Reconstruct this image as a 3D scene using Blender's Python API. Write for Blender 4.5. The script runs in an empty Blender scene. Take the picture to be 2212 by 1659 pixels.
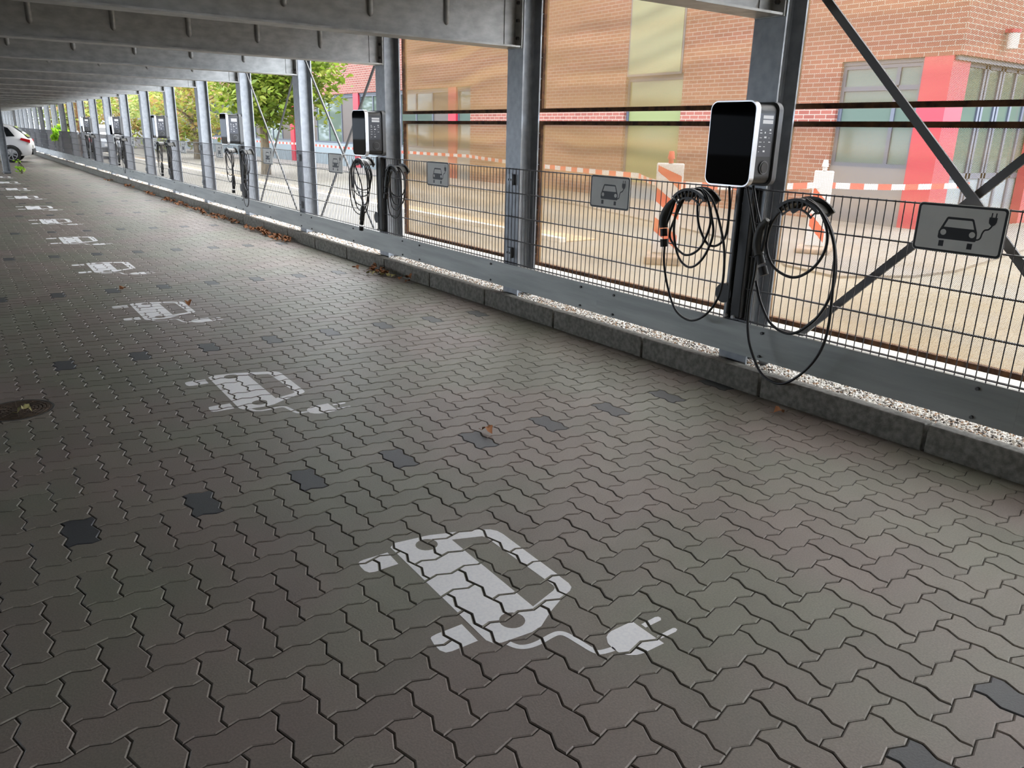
import bpy, bmesh, math, random
import numpy as np
from mathutils import Vector, Matrix
from mathutils.geometry import tessellate_polygon
R_ = random.Random(7)
SC = bpy.context.scene
COL = SC.collection
PI = math.pi

# ------------------------------------------------------------------ materials
def mat(name, base=(.5, .5, .5), rough=.6, metal=0., spec=.5):
    m = bpy.data.materials.new(name); m.use_nodes = True
    b = m.node_tree.nodes['Principled BSDF']
    b.inputs['Base Color'].default_value = (*base, 1)
    b.inputs['Roughness'].default_value = rough
    b.inputs['Metallic'].default_value = metal
    b.inputs['Specular IOR Level'].default_value = spec
    return m
def nd(m, typ, **kw):
    n = m.node_tree.nodes.new(typ)
    for k, v in kw.items(): setattr(n, k, v)
    return n
def lk(m, a, b): m.node_tree.links.new(a, b)
def noise_mat(name, c1, c2, scale=20., rough=.7, metal=0., detail=6., bump=0., stretch=None, lo=.35, hi=.65, spec=.5, bscale=None):
    """object-space noise between two colours"""
    m = mat(name, c1, rough, metal, spec); b = m.node_tree.nodes['Principled BSDF']
    tc = nd(m, 'ShaderNodeTexCoord'); vec = tc.outputs['Object']
    if stretch:
        mp = nd(m, 'ShaderNodeMapping'); mp.inputs['Scale'].default_value = stretch
        lk(m, vec, mp.inputs['Vector']); vec = mp.outputs['Vector']
    n = nd(m, 'ShaderNodeTexNoise'); n.inputs['Scale'].default_value = scale; n.inputs['Detail'].default_value = detail
    lk(m, vec, n.inputs['Vector'])
    r = nd(m, 'ShaderNodeValToRGB')
    r.color_ramp.elements[0].position = lo; r.color_ramp.elements[1].position = hi
    r.color_ramp.elements[0].color = (*c1, 1); r.color_ramp.elements[1].color = (*c2, 1)
    lk(m, n.outputs['Fac'], r.inputs['Fac']); lk(m, r.outputs['Color'], b.inputs['Base Color'])
    if bump:
        n2 = nd(m, 'ShaderNodeTexNoise'); n2.inputs['Scale'].default_value = bscale or scale * 4; n2.inputs['Detail'].default_value = 5
        lk(m, vec, n2.inputs['Vector'])
        bp = nd(m, 'ShaderNodeBump'); bp.inputs['Strength'].default_value = bump; bp.inputs['Distance'].default_value = .01
        lk(m, n2.outputs['Fac'], bp.inputs['Height']); lk(m, bp.outputs['Normal'], b.inputs['Normal'])
    return m
M = {}
M['galv'] = noise_mat('galvanised_steel', (.215, .225, .24), (.275, .29, .305), 14, .42, .5, bump=.04)
M['beam'] = noise_mat('beam_steel', (.35, .352, .342), (.47, .472, .46), 9, .5, .45, bump=.05, stretch=(1, 1, 2))
M['rail'] = noise_mat('rail_steel', (.27, .28, .265), (.35, .36, .34), 6, .45, .4, stretch=(1, .25, 3))
M['wire'] = mat('wire_steel', (.085, .085, .09), .45, .5)
M['rod'] = mat('brace_steel', (.13, .13, .13), .5, .3)
M['bolt'] = mat('bolt_steel', (.10, .10, .10), .5, .6)
M['rust'] = noise_mat('rusty_frame', (.045, .018, .008), (.15, .065, .022), 18, .85, 0, bump=.2)
M['concrete'] = noise_mat('kerb_concrete', (.15, .14, .115), (.27, .255, .22), 30, .9, bump=.35)
M['soffit'] = noise_mat('deck_soffit', (.24, .24, .23), (.33, .33, .315), 3, .85)
M['joint'] = noise_mat('joint_sand', (.035, .032, .028), (.09, .082, .07), 60, 1.)
M['black_glass'] = mat('black_glass', (.002, .002, .003), .03, 0, .10)
M['black_glass'].node_tree.nodes['Principled BSDF'].inputs['IOR'].default_value = 1.05; M['black_glass'].node_tree.nodes['Principled BSDF'].inputs['Specular IOR Level'].default_value = .5
M['silver'] = mat('silver_trim', (.62, .63, .65), .3, .8)
M['housing'] = mat('charger_housing', (.016, .017, .019), .4)
M['panelprint'] = mat('printed_side_panel', (.05, .055, .07), .4)
M['backplate'] = mat('charger_backplate', (.10, .105, .11), .45)
M['black'] = mat('black_plastic', (.012, .012, .012), .45)
M['rubber'] = mat('cable_rubber', (.010, .010, .011), .38)
M['darkgrey'] = mat('dark_grey_plastic', (.05, .05, .045), .5)
M['white'] = mat('white_print', (.75, .76, .78), .6)
M['signplate'] = noise_mat('sign_plate', (.70, .70, .66), (.76, .76, .72), 8, .5)
M['signblack'] = mat('sign_black', (.008, .008, .008), .5)
M['paint'] = noise_mat('road_paint', (.84, .85, .89), (.94, .945, .96), 90, .6, lo=.25, hi=.6)
M['iron'] = noise_mat('rusty_iron', (.045, .03, .02), (.11, .075, .05), 40, .75, .3)
M['gravel'] = mat('gravel', (.6, .57, .52), .85)
M['leaf_dry'] = mat('dry_leaf', (.30, .12, .045), .8)
M['leaf_pale'] = mat('pale_leaf', (.42, .38, .16), .8)
M['bark'] = noise_mat('bark', (.07, .055, .035), (.16, .13, .085), 12, .95, bump=.5, stretch=(1, 1, .3))
M['red'] = mat('red_panel', (.26, .007, .022), .55)
M['frame'] = mat('window_frame', (.045, .055, .08), .5)
M['glass'] = mat('window_glass', (.06, .085, .075), .06, 0, .35)
M['brownpanel'] = mat('brown_panel', (.055, .045, .042), .6)
M['greenreflect'] = mat('green_reflection_glass', (.11, .13, .055), .12, 0, .5)  # green reflection in the tall glazing, put into its base colour
M['greypanel'] = mat('grey_panel', (.10, .095, .10), .7)
M['bluepanel'] = mat('blue_grey_panel', (.13, .165, .19), .6)
M['tapered'] = mat('beacon_red', (.45, .04, .02), .5)
M['beaconwhite'] = mat('beacon_white', (.42, .42, .43), .5)
M['baserubber'] = noise_mat('recycled_rubber', (.10, .09, .09), (.24, .17, .13), 8, .9)
M['carwhite'] = mat('white_car_paint', (.75, .75, .76), .25)
M['carsilver'] = mat('silver_car_paint', (.42, .45, .50), .3, .4)
M['carglass'] = mat('dark_car_glass', (.01, .012, .015), .05)
M['lampred'] = mat('red_lamp', (.55, .015, .02), .2)
M['tyre'] = mat('tyre_rubber', (.015, .015, .015), .8)
M['alloy'] = mat('alloy_rim', (.45, .46, .48), .35, .6)
M['plate_red'] = mat('number_plate', (.7, .7, .68), .5)

def leaf_mat(name, cols):
    m = mat(name, cols[0], .55); b = m.node_tree.nodes['Principled BSDF']
    g = nd(m, 'ShaderNodeNewGeometry'); r = nd(m, 'ShaderNodeValToRGB')
    el = r.color_ramp.elements
    for i, c in enumerate(cols):
        e = el[i] if i < 2 else el.new(i / (len(cols) - 1))
        e.position = i / (len(cols) - 1); e.color = (*c, 1)
    lk(m, g.outputs['Random Per Island'], r.inputs['Fac']); lk(m, r.outputs['Color'], b.inputs['Base Color'])
    t = nd(m, 'ShaderNodeBsdfTranslucent'); lk(m, r.outputs['Color'], t.inputs['Color'])
    mx = nd(m, 'ShaderNodeMixShader'); mx.inputs['Fac'].default_value = .5
    out = m.node_tree.nodes['Material Output']
    lk(m, b.outputs['BSDF'], mx.inputs[1]); lk(m, t.outputs['BSDF'], mx.inputs[2]); lk(m, mx.outputs['Shader'], out.inputs['Surface'])
    return m
M['leaf_green'] = leaf_mat('green_leaves', [(.07, .115, .008), (.12, .185, .014), (.18, .24, .03), (.26, .28, .05)])
M['leaf_autumn'] = leaf_mat('autumn_leaves', [(.10, .15, .02), (.19, .23, .04), (.27, .27, .05), (.20, .10, .04), (.32, .34, .14)])
M['leaf_mixed'] = leaf_mat('pale_green_leaves', [(.14, .20, .04), (.24, .29, .09), (.34, .35, .12), (.18, .26, .06)])
M['leaf_bright'] = leaf_mat('bright_shoots', [(.25, .48, .02), (.40, .70, .04), (.50, .75, .10)])

def gravel_mat():
    m = M['gravel']; b = m.node_tree.nodes['Principled BSDF']
    g = nd(m, 'ShaderNodeNewGeometry'); r = nd(m, 'ShaderNodeValToRGB'); r.color_ramp.interpolation = 'CONSTANT'
    cs = [(0, (.60, .58, .55)), (.34, (.40, .37, .32)), (.50, (.26, .16, .09)), (.66, (.10, .085, .075)), (.80, (.66, .65, .62)), (.92, (.05, .042, .036))]
    el = r.color_ramp.elements
    for i, (p, c) in enumerate(cs):
        e = el[i] if i < 2 else el.new(p)
        e.position = p; e.color = (*c, 1)
    lk(m, g.outputs['Random Per Island'], r.inputs['Fac']); lk(m, r.outputs['Color'], b.inputs['Base Color'])
gravel_mat()

def paver_mat(name, tint, dark=False):
    """per-stone tone + fine concrete grain"""
    m = mat(name, tint, .5, 0, .5); b = m.node_tree.nodes['Principled BSDF']
    g = nd(m, 'ShaderNodeNewGeometry'); tc = nd(m, 'ShaderNodeTexCoord')
    n = nd(m, 'ShaderNodeTexNoise'); n.inputs['Scale'].default_value = 160; n.inputs['Detail'].default_value = 4
    lk(m, tc.outputs['Object'], n.inputs['Vector'])
    n2 = nd(m, 'ShaderNodeTexNoise'); n2.inputs['Scale'].default_value = 1.1; n2.inputs['Detail'].default_value = 2
    lk(m, tc.outputs['Object'], n2.inputs['Vector'])
    mr = nd(m, 'ShaderNodeMapRange'); mr.inputs['To Min'].default_value = .90; mr.inputs['To Max'].default_value = 1.10
    lk(m, g.outputs['Random Per Island'], mr.inputs['Value'])
    mr2 = nd(m, 'ShaderNodeMapRange'); mr2.inputs['From Min'].default_value = .3; mr2.inputs['From Max'].default_value = .7
    mr2.inputs['To Min'].default_value = .86; mr2.inputs['To Max'].default_value = 1.12
    lk(m, n.outputs['Fac'], mr2.inputs['Value'])
    mu = nd(m, 'ShaderNodeMath', operation='MULTIPLY'); lk(m, mr.outputs['Result'], mu.inputs[0]); lk(m, mr2.outputs['Result'], mu.inputs[1])
    r = nd(m, 'ShaderNodeValToRGB')
    a = tint; k = .0 if dark else 1.
    r.color_ramp.elements[0].position = .40; r.color_ramp.elements[1].position = .60
    r.color_ramp.elements[0].color = (a[0] * (1 + .09 * k), a[1], a[2] * (1 + .02 * k), 1)
    r.color_ramp.elements[1].color = (a[0] * (1 - .04 * k), a[1] * (1 + .045 * k), a[2] * (1 - .05 * k), 1)
    lk(m, n2.outputs['Fac'], r.inputs['Fac'])
    vm = nd(m, 'ShaderNodeVectorMath', operation='SCALE'); lk(m, r.outputs['Color'], vm.inputs[0]); lk(m, mu.outputs['Value'], vm.inputs['Scale'])
    lk(m, vm.outputs['Vector'], b.inputs['Base Color'])
    bp = nd(m, 'ShaderNodeBump'); bp.inputs['Strength'].default_value = .15; bp.inputs['Distance'].default_value = .004
    lk(m, n.outputs['Fac'], bp.inputs['Height']); lk(m, bp.outputs['Normal'], b.inputs['Normal'])
    return m
M['paver'] = paver_mat('paver_grey', (.190, .172, .150))
M['paver_dark'] = paver_mat('paver_anthracite', (.058, .062, .069), True)

def brick_mat():
    m = mat('red_brick', (.4, .15, .1), .85); b = m.node_tree.nodes['Principled BSDF']
    tc = nd(m, 'ShaderNodeTexCoord'); s = nd(m, 'ShaderNodeSeparateXYZ'); lk(m, tc.outputs['Object'], s.inputs[0])
    ad = nd(m, 'ShaderNodeMath', operation='ADD'); lk(m, s.outputs['X'], ad.inputs[0]); lk(m, s.outputs['Y'], ad.inputs[1])
    cb = nd(m, 'ShaderNodeCombineXYZ'); lk(m, ad.outputs['Value'], cb.inputs['X']); lk(m, s.outputs['Z'], cb.inputs['Y'])
    br = nd(m, 'ShaderNodeTexBrick'); lk(m, cb.outputs['Vector'], br.inputs['Vector'])
    br.inputs['Color1'].default_value = (.112, .026, .018, 1); br.inputs['Color2'].default_value = (.145, .042, .030, 1)
    br.inputs['Mortar'].default_value = (.19, .155, .135, 1)
    br.inputs['Scale'].default_value = 1; br.inputs['Brick Width'].default_value = .25; br.inputs['Row Height'].default_value = .0833
    br.inputs['Mortar Size'].default_value = .008; br.inputs['Mortar Smooth'].default_value = .1; br.offset = .5
    lk(m, br.outputs['Color'], b.inputs['Base Color'])
    return m
M['brick'] = brick_mat()

def ground_mat(name, c1, c2, w=.2, h=.1, mortar=.9):
    m = mat(name, c1, .85); b = m.node_tree.nodes['Principled BSDF']
    tc = nd(m, 'ShaderNodeTexCoord')
    br = nd(m, 'ShaderNodeTexBrick'); lk(m, tc.outputs['Object'], br.inputs['Vector'])
    br.inputs['Color1'].default_value = (*c1, 1); br.inputs['Color2'].default_value = (*c2, 1)
    br.inputs['Mortar'].default_value = (*(x * mortar * .8 for x in c1), 1); br.inputs['Scale'].default_value = 1
    br.inputs['Brick Width'].default_value = w; br.inputs['Row Height'].default_value = h; br.inputs['Mortar Size'].default_value = .006
    n = nd(m, 'ShaderNodeTexNoise'); n.inputs['Scale'].default_value = .9; n.inputs['Detail'].default_value = 8
    lk(m, tc.outputs['Object'], n.inputs['Vector'])
    mx = nd(m, 'ShaderNodeMixRGB', blend_type='MULTIPLY'); mx.inputs['Fac'].default_value = .5
    lk(m, br.outputs['Color'], mx.inputs['Color1'])
    r = nd(m, 'ShaderNodeValToRGB'); r.color_ramp.elements[0].color = (.62, .60, .50, 1); r.color_ramp.elements[1].color = (1, 1, 1, 1)
    r.color_ramp.elements[0].position = .3; r.color_ramp.elements[1].position = .62
    lk(m, n.outputs['Fac'], r.inputs['Fac']); lk(m, r.outputs['Color'], mx.inputs['Color2'])
    lk(m, mx.outputs['Color'], b.inputs['Base Color'])
    return m
M['street'] = ground_mat('street_pavers', (.142, .134, .115), (.127, .119, .10))
M['forecourt'] = ground_mat('forecourt_slabs', (.13, .122, .117), (.119, .111, .105), .4, .4)
M['verge'] = noise_mat('verge_soil', (.22, .15, .09), (.36, .29, .19), 6, .95)
M['kerbstone'] = noise_mat('pale_kerb', (.50, .48, .44), (.60, .58, .54), 20, .9)

def screen_mat():
    """expanded-metal mesh: tan strands with open diamonds"""
    m = bpy.data.materials.new('expanded_metal_mesh'); m.use_nodes = True; nt = m.node_tree
    b = nt.nodes['Principled BSDF']; out = nt.nodes['Material Output']
    b.inputs['Base Color'].default_value = (.19, .13, .067, 1); b.inputs['Roughness'].default_value = .7
    uv = nd(m, 'ShaderNodeUVMap'); s = nd(m, 'ShaderNodeSeparateXYZ'); lk(m, uv.outputs['UV'], s.inputs[0])
    def mth(op, a, bb=None):
        n = nd(m, 'ShaderNodeMath', operation=op)
        for i, v in enumerate((a, bb)):
            if v is None: continue
            if isinstance(v, (int, float)): n.inputs[i].default_value = v
            else: lk(m, v, n.inputs[i])
        return n.outputs['Value']
    u = mth('MULTIPLY', s.outputs['X'], PI / .0125); v = mth('MULTIPLY', s.outputs['Y'], PI / .0072)
    d1 = mth('ABSOLUTE', mth('SINE', mth('ADD', u, v))); d2 = mth('ABSOLUTE', mth('SINE', mth('SUBTRACT', u, v)))
    mn = mth('MINIMUM', d1, d2)
    wn = nd(m, 'ShaderNodeTexNoise'); wn.inputs['Scale'].default_value = 1.; wn.inputs['Detail'].default_value = 3
    wm = nd(m, 'ShaderNodeMapping'); wm.inputs['Scale'].default_value = (.7, 5.5, 1); lk(m, uv.outputs['UV'], wm.inputs['Vector']); lk(m, wm.outputs['Vector'], wn.inputs['Vector'])
    thr = mth('ADD', .12, mth('MULTIPLY', wn.outputs['Fac'], .30))
    strand = mth('LESS_THAN', mn, thr)
    tr = nd(m, 'ShaderNodeBsdfTransparent'); tl = nd(m, 'ShaderNodeBsdfTranslucent'); tl.inputs['Color'].default_value = (.215, .145, .068, 1)
    ad = nd(m, 'ShaderNodeMixShader'); ad.inputs['Fac'].default_value = .55
    lk(m, b.outputs['BSDF'], ad.inputs[1]); lk(m, tl.outputs['BSDF'], ad.inputs[2])
    mx = nd(m, 'ShaderNodeMixShader'); lk(m, strand, mx.inputs['Fac'])
    lk(m, tr.outputs['BSDF'], mx.inputs[1]); lk(m, ad.outputs['Shader'], mx.inputs[2]); lk(m, mx.outputs['Shader'], out.inputs['Surface'])
    return m
M['screen'] = screen_mat()

# ------------------------------------------------------------------ mesh helpers
class MB:
    def __init__(self): self.v = []; self.f = []; self.m = []; self.s = []
    def add(self, vs, fs, mi=0, smooth=False):
        o = len(self.v); self.v += [tuple(p) for p in vs]
        for f in fs: self.f.append(tuple(i + o for i in f)); self.m.append(mi); self.s.append(smooth)
    def box(self, x0, x1, y0, y1, z0, z1, mi=0):
        vs = [(x, y, z) for x in (x0, x1) for y in (y0, y1) for z in (z0, z1)]
        self.add(vs, [(0, 1, 3, 2), (4, 6, 7, 5), (0, 4, 5, 1), (2, 3, 7, 6), (0, 2, 6, 4), (1, 5, 7, 3)], mi)
    def prism(self, pts, fn, a, b, mi=0, smooth=False):
        """extrude 2-D polygon pts; fn(p, q, t) -> xyz"""
        n = len(pts); vs = [fn(*p, a) for p in pts] + [fn(*p, b) for p in pts]
        fs = [(i, (i + 1) % n, n + (i + 1) % n, n + i) for i in range(n)]
        self.add(vs, fs, mi, smooth)
        tri = tessellate_polygon([[Vector((p[0], p[1], 0)) for p in pts]])
        self.add(vs[:n], [t[::-1] for t in tri], mi); self.add(vs[n:], tri, mi)
    def tube(self, path, r, n=8, mi=0, caps=True, smooth=True):
        P = [Vector(p) for p in path]; rr = r if isinstance(r, (list, tuple)) else [r] * len(P)
        T = [(P[min(i + 1, len(P) - 1)] - P[max(i - 1, 0)]).normalized() for i in range(len(P))]
        up = Vector((0, 0, 1)) if abs(T[0].z) < .9 else Vector((1, 0, 0))
        nrm = T[0].cross(up).normalized(); vs = []
        for i, p in enumerate(P):
            nrm = (nrm - T[i] * nrm.dot(T[i]))
            nrm = nrm.normalized() if nrm.length > 1e-6 else T[i].orthogonal().normalized()
            bn = T[i].cross(nrm)
            for k in range(n):
                a = 2 * PI * k / n; vs.append(p + (nrm * math.cos(a) + bn * math.sin(a)) * rr[i])
        fs = [(i * n + k, i * n + (k + 1) % n, (i + 1) * n + (k + 1) % n, (i + 1) * n + k) for i in range(len(P) - 1) for k in range(n)]
        self.add(vs, fs, mi, smooth)
        if caps:
            self.add(vs[:n], [tuple(range(n))[::-1]], mi); self.add(vs[-n:], [tuple(range(n))], mi)
    def bar(self, a, b, w, d, mi=0, side=Vector((1, 0, 0))):
        """flat bar a->b, width w across, thickness d along side"""
        a, b = Vector(a), Vector(b); t = (b - a).normalized(); s = (side - t * side.dot(t)).normalized(); c = t.cross(s)
        vs = [p + s * sx * d / 2 + c * sc * w / 2 for p in (a, b) for sx, sc in ((-1, -1), (1, -1), (1, 1), (-1, 1))]
        self.add(vs, [(3, 2, 1, 0), (4, 5, 6, 7)] + [(i, (i + 1) % 4, 4 + (i + 1) % 4, 4 + i) for i in range(4)], mi)
    def cyl(self, c, axis, r, h, n=16, mi=0, smooth=False):
        c = Vector(c); a = Vector(axis).normalized()
        self.tube([c - a * h / 2, c + a * h / 2], r, n, mi, True, smooth)
    def build(self, name, mats, parent=None):
        me = bpy.data.meshes.new(name); me.from_pydata(self.v, [], self.f)
        if not isinstance(mats, (list, tuple)): mats = [mats]
        for m in mats: me.materials.append(m)
        me.polygons.foreach_set('material_index', self.m); me.polygons.foreach_set('use_smooth', self.s); me.update()
        o = bpy.data.objects.new(name, me); COL.objects.link(o)
        if parent: o.parent = parent
        return o
def tag(o, label=None, cat=None, group=None, kind=None):
    if label: o['label'] = label
    if cat: o['category'] = cat
    if group: o['group'] = group
    if kind: o['kind'] = kind
    return o
def empty(name, loc, label, cat, group=None, rz=0.):
    o = bpy.data.objects.new(name, None); COL.objects.link(o); o.location = loc; o.rotation_euler = (0, 0, rz); o.empty_display_size = .1
    return tag(o, label, cat, group)
def copy_tree(o, parent=None):
    c = o.copy(); COL.objects.link(c)
    if parent: c.parent = parent
    for ch in list(o.children): copy_tree(ch, c)
    return c
def bevel(o, w, seg=2, ang=35):
    md = o.modifiers.new('bevel', 'BEVEL'); md.width = w; md.segments = seg; md.limit_method = 'ANGLE'; md.angle_limit = math.radians(ang)
    return o
def rrect(w, h, r, n=6):
    p = []
    for cx, cy, a0 in ((w / 2 - r, h / 2 - r, 0), (-w / 2 + r, h / 2 - r, 90), (-w / 2 + r, -h / 2 + r, 180), (w / 2 - r, -h / 2 + r, 270)):
        for i in range(n + 1):
            a = math.radians(a0 + 90 * i / n); p.append((cx + r * math.cos(a), cy + r * math.sin(a)))
    return p
def spline(pts, k=6):
    P = [Vector(p) for p in pts]; out = []
    for i in range(len(P) - 1):
        p0, p1, p2, p3 = P[max(i - 1, 0)], P[i], P[i + 1], P[min(i + 2, len(P) - 1)]
        for j in range(k):
            t = j / k
            out.append(.5 * ((2 * p1) + (p2 - p0) * t + (2 * p0 - 5 * p1 + 4 * p2 - p3) * t * t + (3 * p1 - p0 - 3 * p2 + p3) * t ** 3))
    out.append(P[-1]); return out
ORD = ['first', 'second', 'third', 'fourth', 'fifth', 'sixth', 'seventh', 'eighth', 'ninth', 'tenth', 'eleventh', 'twelfth', 'thirteenth',
       'fourteenth', 'fifteenth', 'sixteenth', 'seventeenth', 'eighteenth', 'nineteenth', 'twentieth'] + \
      ['twenty-' + t for t in ('first', 'second', 'third', 'fourth', 'fifth', 'sixth', 'seventh', 'eighth', 'ninth')] + ['thirtieth', 'thirty-first', 'thirty-second']

# ------------------------------------------------------------------ dimensions
S = 2.5                 # bay
XF = 3.98               # inner flange of the posts
YP = 3.034; FB = .216; FD = .185
def yc(k): return YP + FB / 2 + S * k
NP = 31                 # posts k = 0..30 in view, -1 beside the camera
ZB = 2.155; ZT = 2.60
XR = 3.955              # guard rail / fence plane

# ------------------------------------------------------------------ floor of interlocking pavers
m_ = .11279; th = -.0029; LX, LY = .27016, 1.99705
ct_, st_ = math.cos(th), math.sin(th)
def lat(u, v): return (LX + m_ * (u * ct_ - v * st_), LY + m_ * (u * st_ + v * ct_))
AMP = .088; F1, F2 = .29, .71
def edge(p, q):
    (x0, y0), (x1, y1) = p, q; dx, dy = x1 - x0, y1 - y0; nx, ny = -dy, dx      # left normal
    return [(x0, y0), (x0 + F1 * dx + AMP * nx, y0 + F1 * dy + AMP * ny), (x0 + F2 * dx - AMP * nx, y0 + F2 * dy - AMP * ny)]
def outline(corners):
    out = []
    for a, b in zip(corners, corners[1:] + corners[:1]): out += edge(a, b)
    return out
OV = outline([(0, 0), (1, 0), (1, 1), (1, 2), (0, 2), (0, 1)])
OH = outline([(0, 0), (1, 0), (2, 0), (2, 1), (1, 1), (0, 1)])
def inset(poly, d):
    n = len(poly); out = []
    for i in range(n):
        a, b, c = Vector(poly[i - 1]), Vector(poly[i]), Vector(poly[(i + 1) % n])
        e1 = (b - a).normalized(); e2 = (c - b).normalized()
        n1 = Vector((-e1.y, e1.x)); n2 = Vector((-e2.y, e2.x)); bi = n1 + n2
        if bi.length < 1e-6: out.append(tuple(b)); continue
        bi.normalize(); k = d / max(.45, bi.dot(n1)); out.append(tuple(b + bi * k))
    return out
JT = .0018 / m_; CH = .0035 / m_
OUT = {'V': (inset(OV, JT), inset(OV, JT + CH)), 'H': (inset(OH, JT), inset(OH, JT + CH))}
TRI = {k: tessellate_polygon([[Vector((*p, 0)) for p in OUT[k][1]]]) for k in 'VH'}
def is_dark(i, j):       # lower cell of an upright stone: the bay lines, every fourth stone of every 22nd row
    return (j - 9) % 22 == 0 and (i - j - 2) % 4 == 0
def build_floor():
    V = []; F = []; MI = []; off = 0; stones = []
    i0, i1 = int((-3.0 - LX) / m_), int((3.86 - LX) / m_) + 1
    j0, j1 = int((-1.2 - LY) / m_), int((47 - LY) / m_)
    for j in range(j0, j1):
        for i in range(i0, i1):
            c = (i - j) % 4
            if c == 2: k = 'V'
            elif c == 3: k = 'H'
            else: continue
            cx, cy = lat(i + (.5 if k == 'V' else 1), j + (1 if k == 'V' else .5))
            if cx > 3.97 or cx < -3: continue
            if (cx - .135) ** 2 + (cy - 4.79) ** 2 < .13 ** 2: continue
            far = cy > 17; dz = R_.uniform(-.0009, .0009)
            o, t = OUT[k]
            top = [lat(i + p[0], j + p[1]) for p in t]; ot = [lat(i + p[0], j + p[1]) for p in o]
            ot = [(min(x, 3.8555), y) for x, y in ot]; top = [(min(x, 3.855), y) for x, y in top]
            if min(x for x, y in ot) > 3.84: continue
            n = len(top); d = 1 if (k == 'V' and is_dark(i, j)) else 0
            if far:
                V += [(x, y, dz) for x, y in ot]; F.append(tuple(range(off, off + n))); MI.append(d); off += n
            else:
                V += [(x, y, dz) for x, y in top] + [(x, y, dz - .0025) for x, y in ot] + [(x, y, -.02) for x, y in ot]
                F.append(tuple(range(off, off + n))); MI.append(d)
                for a in range(n):
                    b = (a + 1) % n
                    F.append((off + n + a, off + n + b, off + b, off + a)); MI.append(d)
                    F.append((off + 2 * n + a, off + 2 * n + b, off + n + b, off + n + a)); MI.append(d)
                off += 3 * n
            stones.append((k, i, j, cx, cy, dz))
    zj = -.0035
    V += [(-13, -11, zj), (3.9, -11, zj), (3.9, 85, zj), (-13, 85, zj)]
    F.append((off, off + 1, off + 2, off + 3)); MI.append(2); off += 4
    # plain paving further left and behind, out of the photograph
    for (xa, xb, ya, yb) in ((-13, -3.0, -11, 85), (-3.0, 3.856, -11, -1.15), (-3, 3.856, 46.9, 85)):
        V += [(xa, ya, 0), (xb, ya, 0), (xb, yb, 0), (xa, yb, 0)]; F.append((off, off + 1, off + 2, off + 3)); MI.append(0); off += 4
    me = bpy.data.meshes.new('floor'); me.from_pydata(V, [], F)
    for n in ('paver', 'paver_dark', 'joint'): me.materials.append(M[n])
    me.polygons.foreach_set('material_index', MI); me.update()
    o = bpy.data.objects.new('floor', me); COL.objects.link(o); o['kind'] = 'structure'
    return stones
STONES = build_floor()

# ------------------------------------------------------------------ painted electric-car markings
body = [(-0.377, 0.155), (-0.399, 0.182), (-0.387, 0.281), (-0.38, 0.325), (-0.312, 0.517), (-0.293, 0.549), (-0.268, 0.565), (-0.235, 0.570), (0.179, 0.564), (0.204, 0.556), (0.219, 0.537), (0.228, 0.51), (0.286, 0.396), (0.327, 0.332), (0.336, 0.288), (0.332, 0.231), (0.328, 0.179), (0.318, 0.157), (0.292, 0.145)]
wind = [(-0.302, 0.378), (-0.262, 0.490), (-0.243, 0.500), (0.163, 0.508), (0.178, 0.503), (0.188, 0.489), (0.226, 0.374)]
tire1 = [(-0.338, 0.008), (-0.346, 0.017), (-0.349, 0.032), (-0.349, 0.129), (-0.254, 0.125), (-0.252, 0.032), (-0.258, 0.013), (-0.277, 0.004), (-0.31, 0.003)]
tire2 = [(0.19, 0.007), (0.184, 0.014), (0.181, 0.033), (0.18, 0.126), (0.28, 0.123), (0.281, 0.03), (0.276, 0.011), (0.257, 0.001), (0.222, 0.001)]
cable = [(0.335, 0.19), (0.372, 0.207), (0.389, 0.235), (0.392, 0.276), (0.386, 0.324), (0.388, 0.354), (0.409, 0.370), (0.466, 0.380), (0.511, 0.388), (0.531, 0.402), (0.541, 0.45)]
plug = [(0.485, 0.467), (0.475, 0.482), (0.469, 0.502), (0.467, 0.593), (0.607, 0.595), (0.607, 0.513), (0.601, 0.486), (0.588, 0.465), (0.567, 0.449), (0.54, 0.444), (0.509, 0.451)]
pr1 = [(0.495, 0.606), (0.491, 0.672), (0.495, 0.683), (0.505, 0.685), (0.514, 0.676), (0.516, 0.606)]
pr2 = [(0.568, 0.603), (0.565, 0.677), (0.569, 0.684), (0.578, 0.684), (0.584, 0.672), (0.585, 0.605)]
def disc(cx, cy, r, n=20): return [(cx + r * math.cos(2 * PI * i / n), cy + r * math.sin(2 * PI * i / n)) for i in range(n)]
def tess(loops):
    allp = [p for l in loops for p in l]
    return [[allp[i] for i in t] for t in tessellate_polygon([[Vector((*p, 0)) for p in l] for l in loops])]
def ribbon(path, w, k=4):
    P = spline([(*p, 0) for p in path], k); out = []
    L = []; Rr = []
    for i, p in enumerate(P):
        t = (P[min(i + 1, len(P) - 1)] - P[max(i - 1, 0)]).normalized(); n = Vector((-t.y, t.x, 0)) * w / 2
        L.append((p + n).to_2d().to_tuple()); Rr.append((p - n).to_2d().to_tuple())
    for i in range(len(P) - 1): out += [[Rr[i], Rr[i + 1], L[i + 1]], [Rr[i], L[i + 1], L[i]]]
    return out
SYM = tess([body, wind, disc(-.322, .279, .042), disc(.251, .272, .042)])
for pg in (tire1, tire2, plug, pr1, pr2): SYM += tess([pg])
SYM += ribbon(cable, .021)
def area2(t): return (t[1][0] - t[0][0]) * (t[2][1] - t[0][1]) - (t[2][0] - t[0][0]) * (t[1][1] - t[0][1])
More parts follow.
